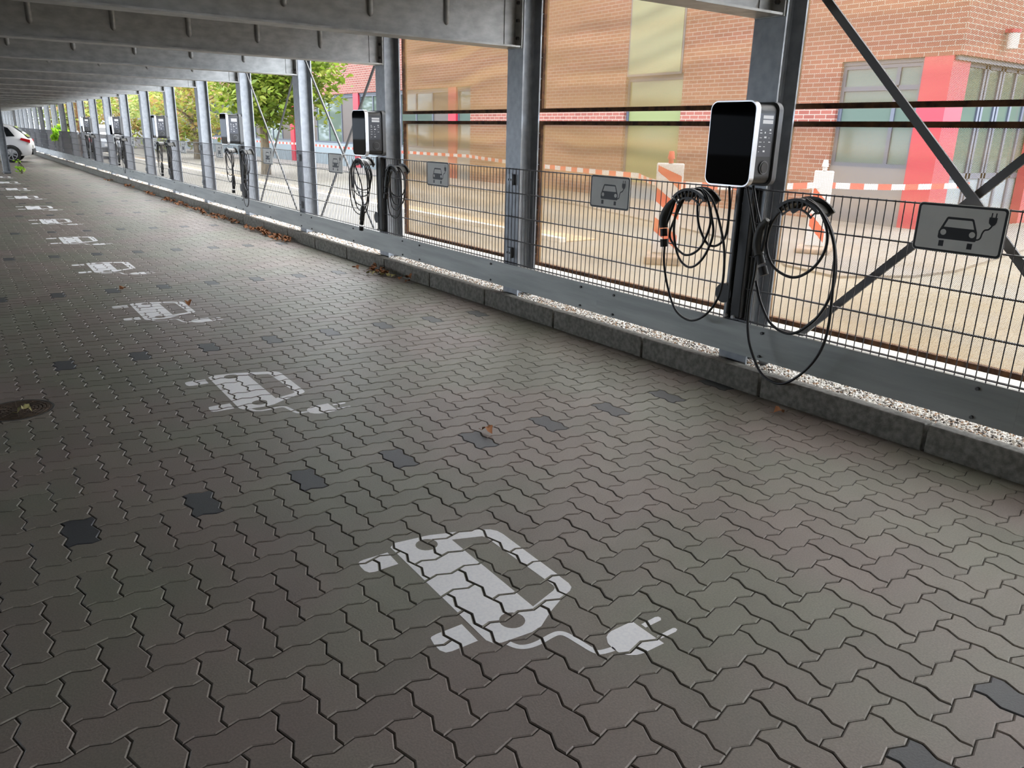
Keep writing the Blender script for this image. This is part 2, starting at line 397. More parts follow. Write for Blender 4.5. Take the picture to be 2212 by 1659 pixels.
def clip(poly, tri):
    for a in range(3):
        (x0, y0), (x1, y1) = tri[a], tri[(a + 1) % 3]; out = []; n = len(poly)
        if n == 0: return out
        dd = [(x1 - x0) * (p[1] - y0) - (y1 - y0) * (p[0] - x0) for p in poly]
        for i in range(n):
            p, q = poly[i], poly[(i + 1) % n]; d, e = dd[i], dd[(i + 1) % n]
            if d >= 0: out.append(p)
            if (d > 0 > e) or (d < 0 < e):
                t = d / (d - e); out.append((p[0] + t * (q[0] - p[0]), p[1] + t * (q[1] - p[1])))
        poly = out
    return poly
GRID = {}
for s in STONES: GRID.setdefault((int(s[3] / .3), int(s[4] / .3)), []).append(s)
def marking(k):
    ox, oy = 1.0, 2.0 + S * k
    tris = [[(ox + v, oy - u) for u, v in t] for t in SYM]
    tris = [t if area2(t) > 0 else t[::-1] for t in tris]
    mb = MB()
    if k > 5:                     # far away the joints do not show
        for t in tris: mb.add([(x, y, .0016) for x, y in t], [(0, 1, 2)])
    else:
        cells = {}
        for gx in range(int((ox - .3) / .3), int((ox + .9) / .3) + 1):
            for gy in range(int((oy - .9) / .3), int((oy + .7) / .3) + 1):
                for s in GRID.get((gx, gy), ()):
                    top = [lat(s[1] + p[0], s[2] + p[1]) for p in OUT[s[0]][1]]
                    for tr in TRI[s[0]]:
                        st = [top[i] for i in tr]
                        if area2(st) < 0: st = st[::-1]
                        bx = (min(p[0] for p in st), max(p[0] for p in st), min(p[1] for p in st), max(p[1] for p in st))
                        for t in tris:
                            if max(p[0] for p in t) < bx[0] or min(p[0] for p in t) > bx[1] or max(p[1] for p in t) < bx[2] or min(p[1] for p in t) > bx[3]: continue
                            c = clip(t, st)
                            if len(c) >= 3: mb.add([(x, y, s[5] + .0007) for x, y in c], [tuple(range(len(c)))])
    o = mb.build('painted_marking', M['paint'])
    lab = ['largest white electric car marking in the foreground paving', 'white electric car marking right of the round iron cover'][k] if k < 2 else \
        'white electric car marking on the paving, %s one from the camera' % ORD[k]
    tag(o, lab, 'road marking', 'electric car markings painted in the bays')
for k in range(11): marking(k)

# iron cover
c = empty('manhole_cover', (.13, 4.79, 0), 'small round rusty iron cover set in the paving at left', 'manhole cover')
mb = MB(); n = 48
prof = [(.0, .003), (.03, .004), (.032, .002)] + [p for i in range(6) for p in ((.045 + i * .019, .002), (.047 + i * .019, .0045), (.056 + i * .019, .0045), (.058 + i * .019, .002))] + [(.163, .002), (.165, -.012)]
vs = [(r * math.cos(2 * PI * i / n), r * math.sin(2 * PI * i / n), z) for r, z in prof[1:] for i in range(n)]
fs = [(a * n + i, a * n + (i + 1) % n, (a + 1) * n + (i + 1) % n, (a + 1) * n + i) for a in range(len(prof) - 2) for i in range(n)]
mb.add(vs + [(0, 0, .004)], [f[::-1] for f in fs] + [(len(vs), i, (i + 1) % n) for i in range(n)])
for i in range(10):
    a = 2 * PI * i / 10 + .3; d = Vector((math.cos(a), math.sin(a), 0)); mb.bar(d * .035 + Vector((0, 0, .003)), d * .155 + Vector((0, 0, .003)), .005, .005, 0, Vector((0, 0, 1)))
mb.build('lid', M['iron'], c)
mb = MB(); vs = []
for r, z in ((.168, -.012), (.168, .002), (.178, .002), (.178, -.012)):
    vs += [(r * math.cos(2 * PI * i / n), r * math.sin(2 * PI * i / n), z) for i in range(n)]
mb.add(vs, [(a * n + (i + 1) % n, a * n + i, (a + 1) * n + i, (a + 1) * n + (i + 1) % n)[::-1] for a in range(3) for i in range(n)])
mb.build('frame_ring', M['bolt'], c)

# ------------------------------------------------------------------ deck, side and back walls of the car park
def struct(name, mb, m): return tag(mb.build(name, m), kind='structure')
mb = MB(); mb.box(-13.2, 4.2, -11, 85, ZT, ZT + .2); struct('ceiling', mb, M['soffit'])
mb = MB(); mb.box(-13.2, -13, -11, 12, 0, ZT); struct('wall_left', mb, M['concrete'])
mb = MB(); mb.box(-13, 4.4, -11.2, -11, 0, ZT); struct('wall_back', mb, M['soffit'])

# kerb with 1 m stones
mb = MB(); y = 1.6 - 12
while y < 82:
    mb.box(3.858, 3.945, y + .002, y + 1.0, -.1, .143); y += 1.0175
kb = struct('kerb', mb, M['concrete']); bevel(kb, .006, 2)
# ------------------------------------------------------------------ posts
def hpost(name, label, h=ZT):
    o = empty(name, (0, 0, 0), label, 'post', 'galvanised steel posts')
    b, d, tf, tw, r = FB / 2, FD, .013, .0045, .016
    pts = [(0, -b), (tf, -b)]
    pts += [(tf, -tw - r), (tf + .005, -tw - .005), (tf + r, -tw)]
    pts += [(d - tf - r, -tw), (d - tf - .005, -tw - .005), (d - tf, -tw - r), (d - tf, -b), (d, -b), (d, b), (d - tf, b)]
    pts += [(d - tf, tw + r), (d - tf - .005, tw + .005), (d - tf - r, tw), (tf + r, tw), (tf + .005, tw + .005), (tf, tw + r), (tf, b), (0, b)]
    mb = MB(); mb.prism(pts, lambda p, q, t: (p, q, t), -.05, h); mb.build('column', M['galv'], o)
    mb = MB(); mb.box(-.03, d + .03, -b - .04, b + .04, .04, .06); mb.build('base_plate', M['galv'], o)
    return o
def post_label(k):
    if k == -1: return 'galvanised steel post at the camera end of the row'
    if k == 0: return 'nearest steel post, dark, carrying the big charger at right'
    if k == 1: return 'dark steel post without charger between the first two chargers'
    if k == 2: return 'dark steel post carrying the second charger'
    return 'pale galvanised steel post, %s in the row from the camera' % ORD[k]
P0 = hpost('steel_post', post_label(-1)); P0.location = (XF, yc(-1), 0)
for k in range(0, NP):
    p = copy_tree(P0); p.location = (XF, yc(k), 0); p['label'] = post_label(k)
p = copy_tree(P0); p.location = (1.52, 28.9, 0); p['label'] = 'steel post standing in the paving at the far left edge'; del p['group']

# ------------------------------------------------------------------ roof beams
def make_beam():
    o = empty('roof_beam', (0, 0, 0), 'x', 'beam', 'steel beams under the parking deck')
    L = 16.9; b = .095; tf = .013; tw = .005
    pts = [(-b, ZB), (b, ZB), (b, ZB + tf), (tw, ZB + tf), (tw, ZT - tf), (b, ZT - tf), (b, ZT), (-b, ZT), (-b, ZT - tf), (-tw, ZT - tf), (-tw, ZB + tf), (-b, ZB + tf)]
    mb = MB(); mb.prism(pts, lambda p, q, t: (t, p, q), -L, -.015); mb.build('girder', M['beam'], o)
    mb = MB(); mb.box(-.014, 0, -.1, .1, ZB - .004, ZT - .002)
    mb.box(-.12, -.014, -.012, -.0045, ZB + .02, ZT - .02); e = mb.build('end_plate', M['beam'], o)
    for y in (-.055, .055):
        for z in (ZB + .07, ZB + .2, ZB + .33):
            mb = MB(); mb.cyl((-.022, y, z), (1, 0, 0), .014, .02, 6); mb.build('bolt', M['bolt'], e)
    st = None
    for i in range(10):
        x = 3.325 - XF - .634 * i
        if st is None:
            mb = MB(); n = 8
            pr = [(-.024 * math.cos(PI * a / n), -.005 - .024 * math.sin(PI * a / n)) for a in range(n + 1)]
            lv = [(ZT - tf, 1), (2.30, 1), (2.285, .8), (2.274, .4), (2.270, 0)]
            vs = [(p * s, -.005 + (q + .005) * s, z) for z, s in lv for p, q in pr]; w = n + 1
            mb.add(vs, [(a * w + i2, a * w + i2 + 1, (a + 1) * w + i2 + 1, (a + 1) * w + i2)[::-1] for a in range(len(lv) - 1) for i2 in range(n)], 0, True)
            st = mb.build('web_stud', M['beam'], o)
        else:
            c2 = st.copy(); COL.objects.link(c2); c2.parent = o; st2 = c2
            c2.location = (x - x0, 0, 0); continue
        x0 = x
    st.location = (x0, 0, 0)
    for ch in o.children:
        if ch.name.startswith('web_stud') and ch is not st: ch.location.x += x0
    return o
B0 = make_beam()
for k in range(0, NP):
    b = B0 if k == 0 else copy_tree(B0)
    b.location = (XF, yc(k), 0)
    b['label'] = ['roof beam at top right running to the nearest post', 'roof beam across the top edge ending above the second post'][k] if k < 2 else 'grey steel roof beam, %s from the camera' % ORD[k]

# ------------------------------------------------------------------ guard rails, 3 m pieces
def make_rail():
    o = empty('guard_rail', (0, 0, 0), 'x', 'guard rail', 'galvanised guard rails along the kerb')
    z0, z1, L, t = .190, .397, 2.9996, .004
    pts = [(0, z0), (0, z1), (.032, z1), (.032, z1 - .012), (.029, z1 - .012), (.029, z1 - t), (t, z1 - t), (t, z0 + t), (.010, z0 + t), (.010, z0)]
    mb = MB(); mb.prism(pts, lambda p, q, u: (XR + p, u, q), 0, L); mb.build('plank', M['rail'], o)
    bp = None
    for y in (.19, 1.465, L - .19):
        for z in (.215, .362):
            if bp is None:
                mb = MB(); mb.cyl((0, 0, 0), (1, 0, 0), .009, .012, 10); bp = mb.build('bolt', M['bolt'], o); q = bp
            else: q = bp.copy(); COL.objects.link(q); q.parent = o
            q.location = (XR - .004, y, z)
    return o
G0 = make_rail(); n = 0
for k in range(-1, 26):
    g = G0 if k == -1 else copy_tree(G0)
    g.location = (0, 1.452 + 3 * k, 0)
    g['label'] = 'guard rail plank outside the right edge beside the camera' if k < 0 else 'galvanised guard rail plank above the kerb, %s length from the camera' % ORD[k]

# ------------------------------------------------------------------ mesh fence panels
def make_fence():
    o = empty('fence_panel', (0, 0, 0), 'x', 'fence', 'wire mesh fence panels between the posts')
    z0, z1 = .385, 1.212; mb = MB(); y = -1.225
    while y < 1.23:
        mb.tube([(XR + .009, y, z0), (XR + .009, y, z1 + .003)], .003, 5, 0, True); y += .05
    for z in (.412, .61, .81, 1.01, 1.208):
        for x in (XR + .002, XR + .016): mb.tube([(x, -1.24, z), (x, 1.24, z)], .0042, 5, 0, True)
    mb.build('wire_mesh', M['wire'], o)
    for z in (.50, 1.12):
        for y in (-1.235, 1.235):
            mb = MB(); mb.box(XR - .006, XR + .025, y - .02, y + .02, z - .045, z + .045); mb.cyl((XR - .008, y, z), (1, 0, 0), .008, .012, 8); mb.build('clamp', M['galv'], o)
    return o
F0 = make_fence()
for k in range(-1, NP - 1):
    f = F0 if k == -1 else copy_tree(F0)
    f.location = (0, (yc(k) + yc(k + 1)) / 2, 0)
    f['label'] = 'wire mesh fence panel in the %s bay from the camera' % ORD[k + 1]

# ------------------------------------------------------------------ rusty framed mesh screens
def make_screen(z0, z1, wav):
    o = empty('mesh_screen', (0, 0, 0), 'x', 'screen', 'rusty framed mesh screens outside the posts')
    y0, y1 = -1.232, 1.232; x0, x1 = 4.245, 4.29; w = .03
    fr = MB()
    fr.box(x0, x1, y0, y0 + w, z0, z1); fr.box(x0, x1, y1 - w, y1, z0, z1)
    fr.box(x0, x1, y0 + w, y1 - w, z0, z0 + w); fr.box(x0, x1, y0 + w, y1 - w, z1 - w, z1)
    f = fr.build('frame', M['rust'], o)
    mb = MB(); uvs = []
    for layer, xo in ((0, .0), (1, .0043), (2, .0086)):
        ny, nz = 60, 70; vs = []
        for b in range(nz + 1):
            for a in range(ny + 1):
                y = y0 + w / 2 + (y1 - y0 - w) * a / ny; z = z0 + w / 2 + (z1 - z0 - w) * b / nz
                e = min(1, 6 * min(a / ny, 1 - a / ny, b / nz, 1 - b / nz))
                zz = z + .05 * math.sin(1.9 * y + wav) + .02 * math.sin(5.1 * y + 2 * wav)
                h = .011 * math.sin(zz * 2 * PI / .27 + wav * 3 + .6 * math.sin(y * 1.3)) + .006 * math.sin(zz * 2 * PI / .147 + y * 1.7 + wav)
                vs.append((4.268 + xo + e * h, y, z)); 
        base = [(a * (ny + 1) + i) for a in range(nz) for i in range(ny)]
        mb.add(vs, [(q, q + 1, q + ny + 2, q + ny + 1) for q in base], 0, True)
    s = mb.build('mesh_infill', M['screen'], o)
    uv = s.data.uv_layers.new(name='UVMap'); LAY = (0., .0043, .0086)
    for lp in s.data.loops:
        p = s.data.vertices[lp.vertex_index].co; uv.data[lp.index].uv = (p.y - .53 * LAY[lp.vertex_index // 4331], p.z)
    mb = MB()
    for i in range(9):
        for y in (y0 + w / 2, y1 - w / 2): mb.cyl((x0 - .001, y, z0 + .1 + (z1 - z0 - .2) * i / 8), (1, 0, 0), .005, .006, 8)
    mb.build('rivets', M['galv'], f)
    return o
SU = make_screen(1.672, 3.2, .4); SL = make_screen(.372, 1.602, 1.9)
nm = {12: 'seen edge on left of the sixth charger', 15: 'seen edge on behind the bright green shoots', 21: 'seen edge on furthest left above the white car', -2: 'past the right edge beside the camera', -1: 'behind the nearest electric car sign at right', 0: 'between the nearest post and the second post', 1: 'between the second post and the third post'}
for k in (-1, 0, 1, -2, 12, 15, 21):
    for pro, w in ((SU, 'upper'), (SL, 'lower')):
        s = pro if k == -1 else copy_tree(pro)
        s.location = (0, (yc(k) + yc(k + 1)) / 2 + .02, 0)
        s['label'] = '%s rusty framed mesh screen %s' % (w, nm[k])

# ------------------------------------------------------------------ diagonal bracing
XB = XF + FD / 2
def brace(k, w, tag_):
    ya, yb = yc(k) + FB / 2 - .1, yc(k + 1) - FB / 2 + .1
    for (a, b, dx, nm2) in (((ya, -.02), (yb, 2.52), -.016, 'rising away from the camera'), ((ya, 2.52), (yb, -.02), .016, 'falling away from the camera')):
        o = empty('bracing_rod', (XB + dx, (ya + yb) / 2, 1.25), 'steel bracing rod %s, %s' % (nm2, tag_), 'brace', 'crossed bracing rods')
        y_, z_ = (ya + yb) / 2, 1.25
        mb = MB(); mb.bar((0, a[0] - y_, a[1] - z_), (0, b[0] - y_, b[1] - z_), w, .014); mb.build('rod', M['rod'], o)
        for q in (a, b):
            d = Vector((0, -q[0] + y_, -q[1] + z_)).normalized(); p = Vector((0, q[0] - y_, q[1] - z_))
            mb = MB(); mb.bar(p - d * .03, p + d * .16, w * 2.2, .008); mb.cyl(p + d * .1, (1, 0, 0), .012, .03, 6); mb.build('gusset', M['galv'], o)
brace(-1, .042, 'behind the nearest sign at right')
brace(2, .032, 'in the bay beyond the second charger')
brace(3, .032, 'in the bay before the third charger')

# ------------------------------------------------------------------ signs
sb = [(-.0905, -.0459), (-.0922, -.0404), (-.0917, -.0147), (-.0876, -.0057), (-.0631, .0509), (-.0571, .0558), (.0571, .0555), (.0641, .0511), (.087, -.0056), (.0892, -.0193), (.0892, -.044), (.086, -.0490), (.0785, -.0502), (-.0846, -.0506)]
sw = [(-.0704, .007), (-.0545, .0446), (.0545, .0450), (.0577, .0430), (.0719, .0064)]
SG = tess([sb, sw, disc(-.0687, -.0184, .0142), disc(.067, -.0188, .0142)])
for pg in ([(-.0825, -.0585), (-.0585, -.0577), (-.0585, -.0859), (-.0828, -.0862)], [(.0528, -.0593), (.0765, -.0591), (.0759, -.0866), (.0519, -.087)],
           [(.1295, .070), (.1652, .0695), (.1642, .0491), (.1596, .0378), (.1507, .0309), (.1406, .0331), (.1306, .0429), (.1288, .0563)],
           [(.1363, .0898), (.1416, .0902), (.1413, .0690), (.1357, .0690)], [(.1554, .0902), (.1606, .0901), (.1602, .0690), (.1549, .0690)]): SG += tess([pg])
SG += ribbon([(.0857, -.0395), (.0976, -.0373), (.1064, -.028), (.1109, -.0056), (.119, .0089), (.1333, .0133), (.142, .0224), (.1479, .0339)], .0072)
def make_sign():
    o = empty('charging_sign', (0, 0, 0), 'x', 'sign', 'electric car signs on the fence')
    mb = MB(); mb.prism(rrect(.42, .231, .02), lambda p, q, t: (t, -p, q), 0, .003); mb.build('plate', M['signplate'], o)
    mb = MB(); a = rrect(.414, .225, .018); b = rrect(.394, .205, .011); n = len(a)
    mb.add([(-.0006, -p, q) for p, q in a + b], [(i, (i + 1) % n, n + (i + 1) % n, n + i) for i in range(n)]); mb.build('border', M['signblack'], o)
    mb = MB()
    for t in SG: mb.add([(-.0006, -p, q) for p, q in t], [(0, 1, 2)])
    mb.build('pictogram', M['signblack'], o)
    for y in (-.13, .13):
        mb = MB(); mb.box(.003, .022, y - .012, y + .012, -.03, .03); mb.build('bracket', M['galv'], o)
    return o
SI = make_sign(); SO = ['nearest electric car sign, largest, at right', 'electric car sign left of the nearest charger', 'electric car sign in front of the mesh screen between the second and third posts']
for k in range(0, 10):
    s = SI if k == 0 else copy_tree(SI)
    s.location = (XR - .020, 1.868 + 2.488 * k, 1.103)
    s['label'] = SO[k] if k < 3 else 'electric car sign on the fence, %s from the camera' % ORD[k]

# ------------------------------------------------------------------ chargers
def make_charger():
    o = empty('charging_station', (0, 0, 0), 'x', 'charger', 'black wall chargers mounted on the posts')
    def yz(w, h, r): return rrect(w, h, r, 8)
    F = lambda p, q, t: (t, -p, q)
    W, H = .325, .465
    # origin: centre of the box, x = 0 at the post flange, the front looks to -x
    mb = MB(); mb.prism(yz(W, H, .05), F, -.282, -.246); tr = mb.build('silver_trim', M['silver'], o); bevel(tr, .008, 3)
    mb = MB(); mb.prism(yz(W - .016, H - .016, .044), F, -.286, -.27); fp = mb.build('front_panel', M['black_glass'], o); bevel(fp, .002, 2)
    mb = MB(); mb.prism(yz(W - .03, H - .03, .045), F, -.246, -.082); mb.build('housing', M['housing'], o)
    mb = MB(); mb.prism(yz(W - .004, H - .004, .05), F, -.082, -.045); bp = mb.build('back_plate', M['backplate'], o); bevel(bp, .006, 2)
    mb = MB(); mb.box(-.045, .0, -.07, .07, -.19, .19); mb.build('wall_bracket', M['bolt'], o)
    for sgn in (-1,):
        ys = sgn * ((W - .03) / 2 + .0012)
        def quad(x0, x1, z0, z1, mbx): mbx.add([(x0, ys, z0), (x1, ys, z0), (x1, ys, z1), (x0, ys, z1)], [(0, 1, 2, 3)])
        mb = MB(); ys = sgn * ((W - .03) / 2 + .0006); quad(-.236, -.105, -.065, .165, mb); mb.build('side_label', M['panelprint'], o)
        ys = sgn * ((W - .03) / 2 + .0012)
        mb = MB(); quad(-.20, -.112, .138, .156, mb); quad(-.20, -.112, .112, .132, mb); mb.build('sticker', M['white'], o)
        mb = MB(); rr = random.Random(3)
        for z in (.075, .06, .035, .012, -.012, -.04):
            for x in (-.215, -.175, -.135):
                if rr.random() < .78:
                    w = rr.uniform(.006, .022); quad(x, x + w, z, z + rr.choice((.003, .004, .009)), mb)
        mb.build('symbols', M['white'], o)
        mb = MB(); mb.cyl((-.155, ys, -.125), (0, 1, 0), .038, .012, 24); sk = mb.build('socket', M['backplate'], o)
        mb = MB(); mb.cyl((-.155, ys + sgn * .004, -.125), (0, 1, 0), .030, .012, 24); mb.build('socket_cover', M['black'], sk)
    return o
CH = make_charger()
ck = [0, 2, 4, 6, 8, 10]; cl = ['nearest and largest black wall charger with dark glass front', 'second black wall charger, on the post where the screens end']
for i, k in enumerate(ck):
    c = CH if i == 0 else copy_tree(CH)
    c.location = (XF, yc(k) - .04, 1.465)
    c['label'] = cl[i] if i < 2 else 'black wall charger on a pale post, %s from the camera' % ORD[i]
# conduit and fittings below each charger
def make_conduit():
    o = empty('cable_conduit', (0, 0, 0), 'x', 'conduit', 'black cable conduits below the chargers')
    mb = MB(); mb.box(-.05, .0, -.055, .02, .42, 1.215); q = mb.build('duct', M['black'], o); bevel(q, .008, 2)
    mb = MB(); mb.tube([(-.03, .05, 1.22), (-.03, .05, .41)], .018, 10); mb.build('pipe', M['black'], o)
    mb = MB(); mb.cyl((-.02, .095, .56), (1, 0, 0), .062, .05, 20); mb.build('wall_socket', M['black'], o)
    for y in (.05, -.01):
        mb = MB(); mb.cyl((-.055, y, .427), (1, 0, 0), .011, .02, 10); mb.build('screw_cap', M['white'], o)
    return o
CD = make_conduit()
for i, k in enumerate(ck):
    c = CD if i == 0 else copy_tree(CD); c.location = (XF, yc(k) - .005, 0); c['label'] = 'black cable conduit below the %s charger from the camera' % ORD[i]

# ------------------------------------------------------------------ cable hangers and cables
def make_hanger():
    o = empty('cable_hanger', (0, 0, 0), 'x', 'cable hanger', 'black cable hangers on the fence')
    def arcp(r, a0, a1, n=14): return [(r * math.cos(math.radians(a0 + (a1 - a0) * i / n)), r * math.sin(math.radians(a0 + (a1 - a0) * i / n))) for i in range(n + 1)]
    R0 = .17; A0, A1 = 42, 138; F = lambda p, q, t: (t, p, q - R0)
    mb = MB(); mb.prism(arcp(R0, A0, A1) + arcp(R0 - .012, A1, A0), F, -.125, .0, 0); s = mb.build('saddle', M['darkgrey'], o); bevel(s, .003, 2)
    mb = MB(); mb.prism(arcp(R0 + .022, A0 - 4, A1 + 4) + arcp(R0 - .03, A1 + 4, A0 - 4), F, -.012, .0, 0); s = mb.build('back_flange', M['darkgrey'], o); bevel(s, .003, 2)
    mb = MB()
    mb.prism(arcp(R0 + .014, A0, A1) + arcp(R0 - .002, A1, A0), F, -.137, -.125); mb.prism(arcp(R0 - .040, A0, A1) + arcp(R0 - .048, A1, A0), F, -.137, -.125)
    for i in range(9):
        a = math.radians(A0 + 3 + (A1 - A0 - 6) * i / 8); d = Vector((0, math.cos(a), math.sin(a))); p = Vector((-.131, 0, -R0))
        mb.bar(p + d * (R0 - .045), p + d * R0, .006, .010)
    mb.prism([(-.02, R0 - .045), (.035, R0 - .045), (.02, R0 - .07)], F, -.137, -.128)
    mb.build('front_grille', M['black'], o)
    return o
HG = make_hanger(); first = [True]
def hanger(y, z, label):
    h = HG if first[0] else copy_tree(HG); first[0] = False
    h.location = (XR - .003, y, z); h['label'] = label; return h
def cable_obj(label, path, r, conn=None, capr=None):
    o = empty('charging_cable', tuple(path[0]), label, 'cable', 'charging cables hung on the fence')
    o0 = Vector(path[0])
    mb = MB(); mb.tube([p - o0 for p in path], r, 10); mb.build('cord', M['rubber'], o)
    if conn:
        q = [Vector(p) - o0 for p in conn]; sp = spline(q, 5); L = len(sp)
        rad = [(.017 + .012 * min(1, 2 * i / L)) for i in range(L)]
        mb = MB(); mb.tube(sp, rad, 12); c = mb.build('connector', M['darkgrey'], o)
        d = (sp[-1] - sp[-3]).normalized()
        mb = MB(); mb.cyl(sp[-1] + d * .03, d, .024, .05, 16); mb.build('collar', M['black'], c)
        mb = MB(); mb.cyl(sp[-1] + d * .098, d, .026, .05, 16); mb.build('dust_cap', M['black'], c)
        g = [sp[2] + Vector((-.0, -.015, 0)), sp[L // 2] + Vector((0, -.045, .0)), sp[-3] + Vector((0, -.02, .0))]
        mb = MB(); mb.tube(spline(g, 5), .010, 8); mb.build('handle', M['black'], c)
    return o
cabL = [(3.207, 1.243), (3.195, 1.102), (3.198, .932), (3.249, .863), (3.333, .864), (3.407, .956), (3.437, 1.047), (3.452, 1.162), (3.498, 1.185), (3.541, 1.132), (3.616, 1.007), (3.651, .893), (3.612, .824), (3.489, .772), (3.383, .828), (3.323, .965), (3.322, 1.057), (3.367, 1.134), (3.443, 1.188), (3.542, 1.144), (3.601, 1.02), (3.606, .886), (3.552, .745), (3.439, .70), (3.337, .775), (3.279, .923), (3.303, 1.047), (3.345, 1.135), (3.39, 1.189), (3.306, 1.127), (3.219, .976), (3.168, .821), (3.162, .611), (3.241, .452), (3.373, .364), (3.511, .40), (3.613, .535), (3.662, .693), (3.671, .817)]
cabR1 = [(3.04, 1.235), (2.976, 1.066), (2.914, 1.008), (2.79, 1.136), (2.674, 1.186), (2.585, 1.143), (2.515, 1.039), (2.503, .929), (2.568, .817), (2.681, .752), (2.816, .791), (2.878, .903), (2.865, 1.034), (2.79, 1.131), (2.685, 1.182), (2.566, 1.135), (2.471, 1.014), (2.416, .819), (2.436, .66), (2.51, .528), (2.632, .437), (2.767, .464), (2.863, .571), (2.916, .698)]
cabR2 = [(3.07, 1.24), (2.945, .853), (2.95, .569), (2.937, .397), (2.886, .267), (2.779, .152), (2.629, .14), (2.485, .275), (2.4, .459), (2.397, .722), (2.433, .97), (2.527, 1.129), (2.629, 1.188)]
def lay(pts, xa, xb, wob, seed):
    rr = random.Random(seed); out = []
    for i, (y, z) in enumerate(pts):
        t = i / (len(pts) - 1); out.append((xa + (xb - xa) * t + rr.uniform(-wob, wob), y, z))
    return spline(out, 7)
hanger(3.487, 1.178, 'black ribbed cable hanger left of the nearest charger')
hanger(2.690, 1.176, 'black ribbed cable hanger right of the nearest charger')
cable_obj('black charging cable coiled in four loops left of the nearest charger', lay(cabL, 3.86, 3.83, .008, 1), .0078,
          [(3.83, 3.612, 1.113), (3.83, 3.665, 1.060), (3.83, 3.695, .99), (3.83, 3.690, .925)])
cable_obj('black charging cable in wide loops right of the nearest charger', lay(cabR1, 3.86, 3.835, .008, 2), .0082,
          [(3.83, 2.881, 1.054), (3.83, 2.925, .996), (3.83, 2.933, .907), (3.83, 2.912, .85)])
tag(cable_obj('longest black cable loop hanging over the rail and kerb at right', lay(cabR2, 3.85, 3.80, .006, 3), .0078), group='charging cables hung on the fence')
def coil(y, z, w, drops, seed, label, plugdrop=None, xo=0.):
    rr = random.Random(seed); pts = []
    for i, d in enumerate(drops):
        wi = w * rr.uniform(.75, 1.1); cy = y + rr.uniform(-.03, .03); x = 3.865 - .012 * i + xo
        for a in range(0, 12):
            t = 2 * PI * a / 12 + PI / 2
            pts.append((x - .012 * a / 12, cy + wi / 2 * math.cos(t) * (.75 + .25 * math.cos(t - PI / 2) ** 2 if math.sin(t) < 0 else .8), z - d / 2 + d / 2 * math.sin(t)))
    conn = None
    if plugdrop:
        y2, z2 = plugdrop; x = pts[-1][0] - .012
        pts += [(x, y + .1, z - .02), (x, y2 + .02, z - .25), (x, y2, (z + z2) / 2 - .1), (x, y2, z2 + .16)]
        conn = [(x, y2, z2 + .16), (x, y2 + .01, z2 + .08), (x, y2 + .03, z2)]
    return cable_obj(label, spline(pts, 4), .0068, conn)
# second charger: wide bundle at left, narrower one in front of the post at right
hanger(8.41, 1.185, 'black cable hanger left of the second charger'); hanger(7.60, 1.150, 'black cable hanger right of the second charger')
coil(8.39, 1.18, .60, [.33, .40, .50, .56, .60], 5, 'black cable bundle with hanging plug left of the second charger', (8.28, .53))
coil(7.54, 1.14, .44, [.30, .39, .44, .52], 6, 'black cable bundle right of the second charger', (7.66, .93))
for i, k in enumerate(ck[2:]):
    y = yc(k); o_ = ORD[i + 2]
    hanger(y + .30, 1.165, 'black cable hanger left of the %s charger' % o_); hanger(y - .52, 1.165, 'black cable hanger right of the %s charger' % o_)
    coil(y + .30, 1.16, .46, [.32, .42, .52, .68][:3 + i % 2], 20 + i, 'black cable bundle left of the %s charger' % o_, (y + .05, .60))
    coil(y - .52, 1.16, .44, [.35, .46, .60, .85][:4 - i % 2], 30 + i, 'black cable bundle right of the %s charger' % o_, (y - .62, .80))

# ------------------------------------------------------------------ gravel strip behind the kerb
mb = MB(); mb.box(3.945, 4.62, -11, 85, -.05, .112); struct('gravel_bed', mb, M['kerbstone'])
rr = random.Random(11); mb = MB()
octf = [(0, 2, 4), (2, 1, 4), (1, 3, 4), (3, 0, 4), (2, 0, 5), (1, 2, 5), (3, 1, 5), (0, 3, 5)]
def pebble(x, y, z, r):
    a = rr.uniform(0, PI); ca, sa = math.cos(a), math.sin(a); sx, sy, sz = r * rr.uniform(.7, 1.4), r * rr.uniform(.7, 1.2), r * rr.uniform(.5, .9)
    vs = []
    for p in ((1, 0, 0), (-1, 0, 0), (0, 1, 0), (0, -1, 0), (0, 0, 1), (0, 0, -1)):
        u, v, w = p[0] * sx * rr.uniform(.8, 1.2), p[1] * sy * rr.uniform(.8, 1.2), p[2] * sz
        vs.append((x + u * ca - v * sa, y + u * sa + v * ca, z + w))
    mb.add(vs, octf)
y = 1.0
while y < 42:
    dens = .0115 if y < 9 else (.017 if y < 18 else .03)
    x = 3.952
    while x < 4.55:
        pebble(x + rr.uniform(-.006, .006), y + rr.uniform(-.006, .006), .116 + rr.uniform(0, .012), dens * rr.uniform(.45, .85)); x += dens * 1.15
    y += dens * 1.15
g = mb.build('gravel', M['gravel']); tag(g, 'white and brown pebble gravel between the kerb and the screens', 'gravel', kind='stuff')

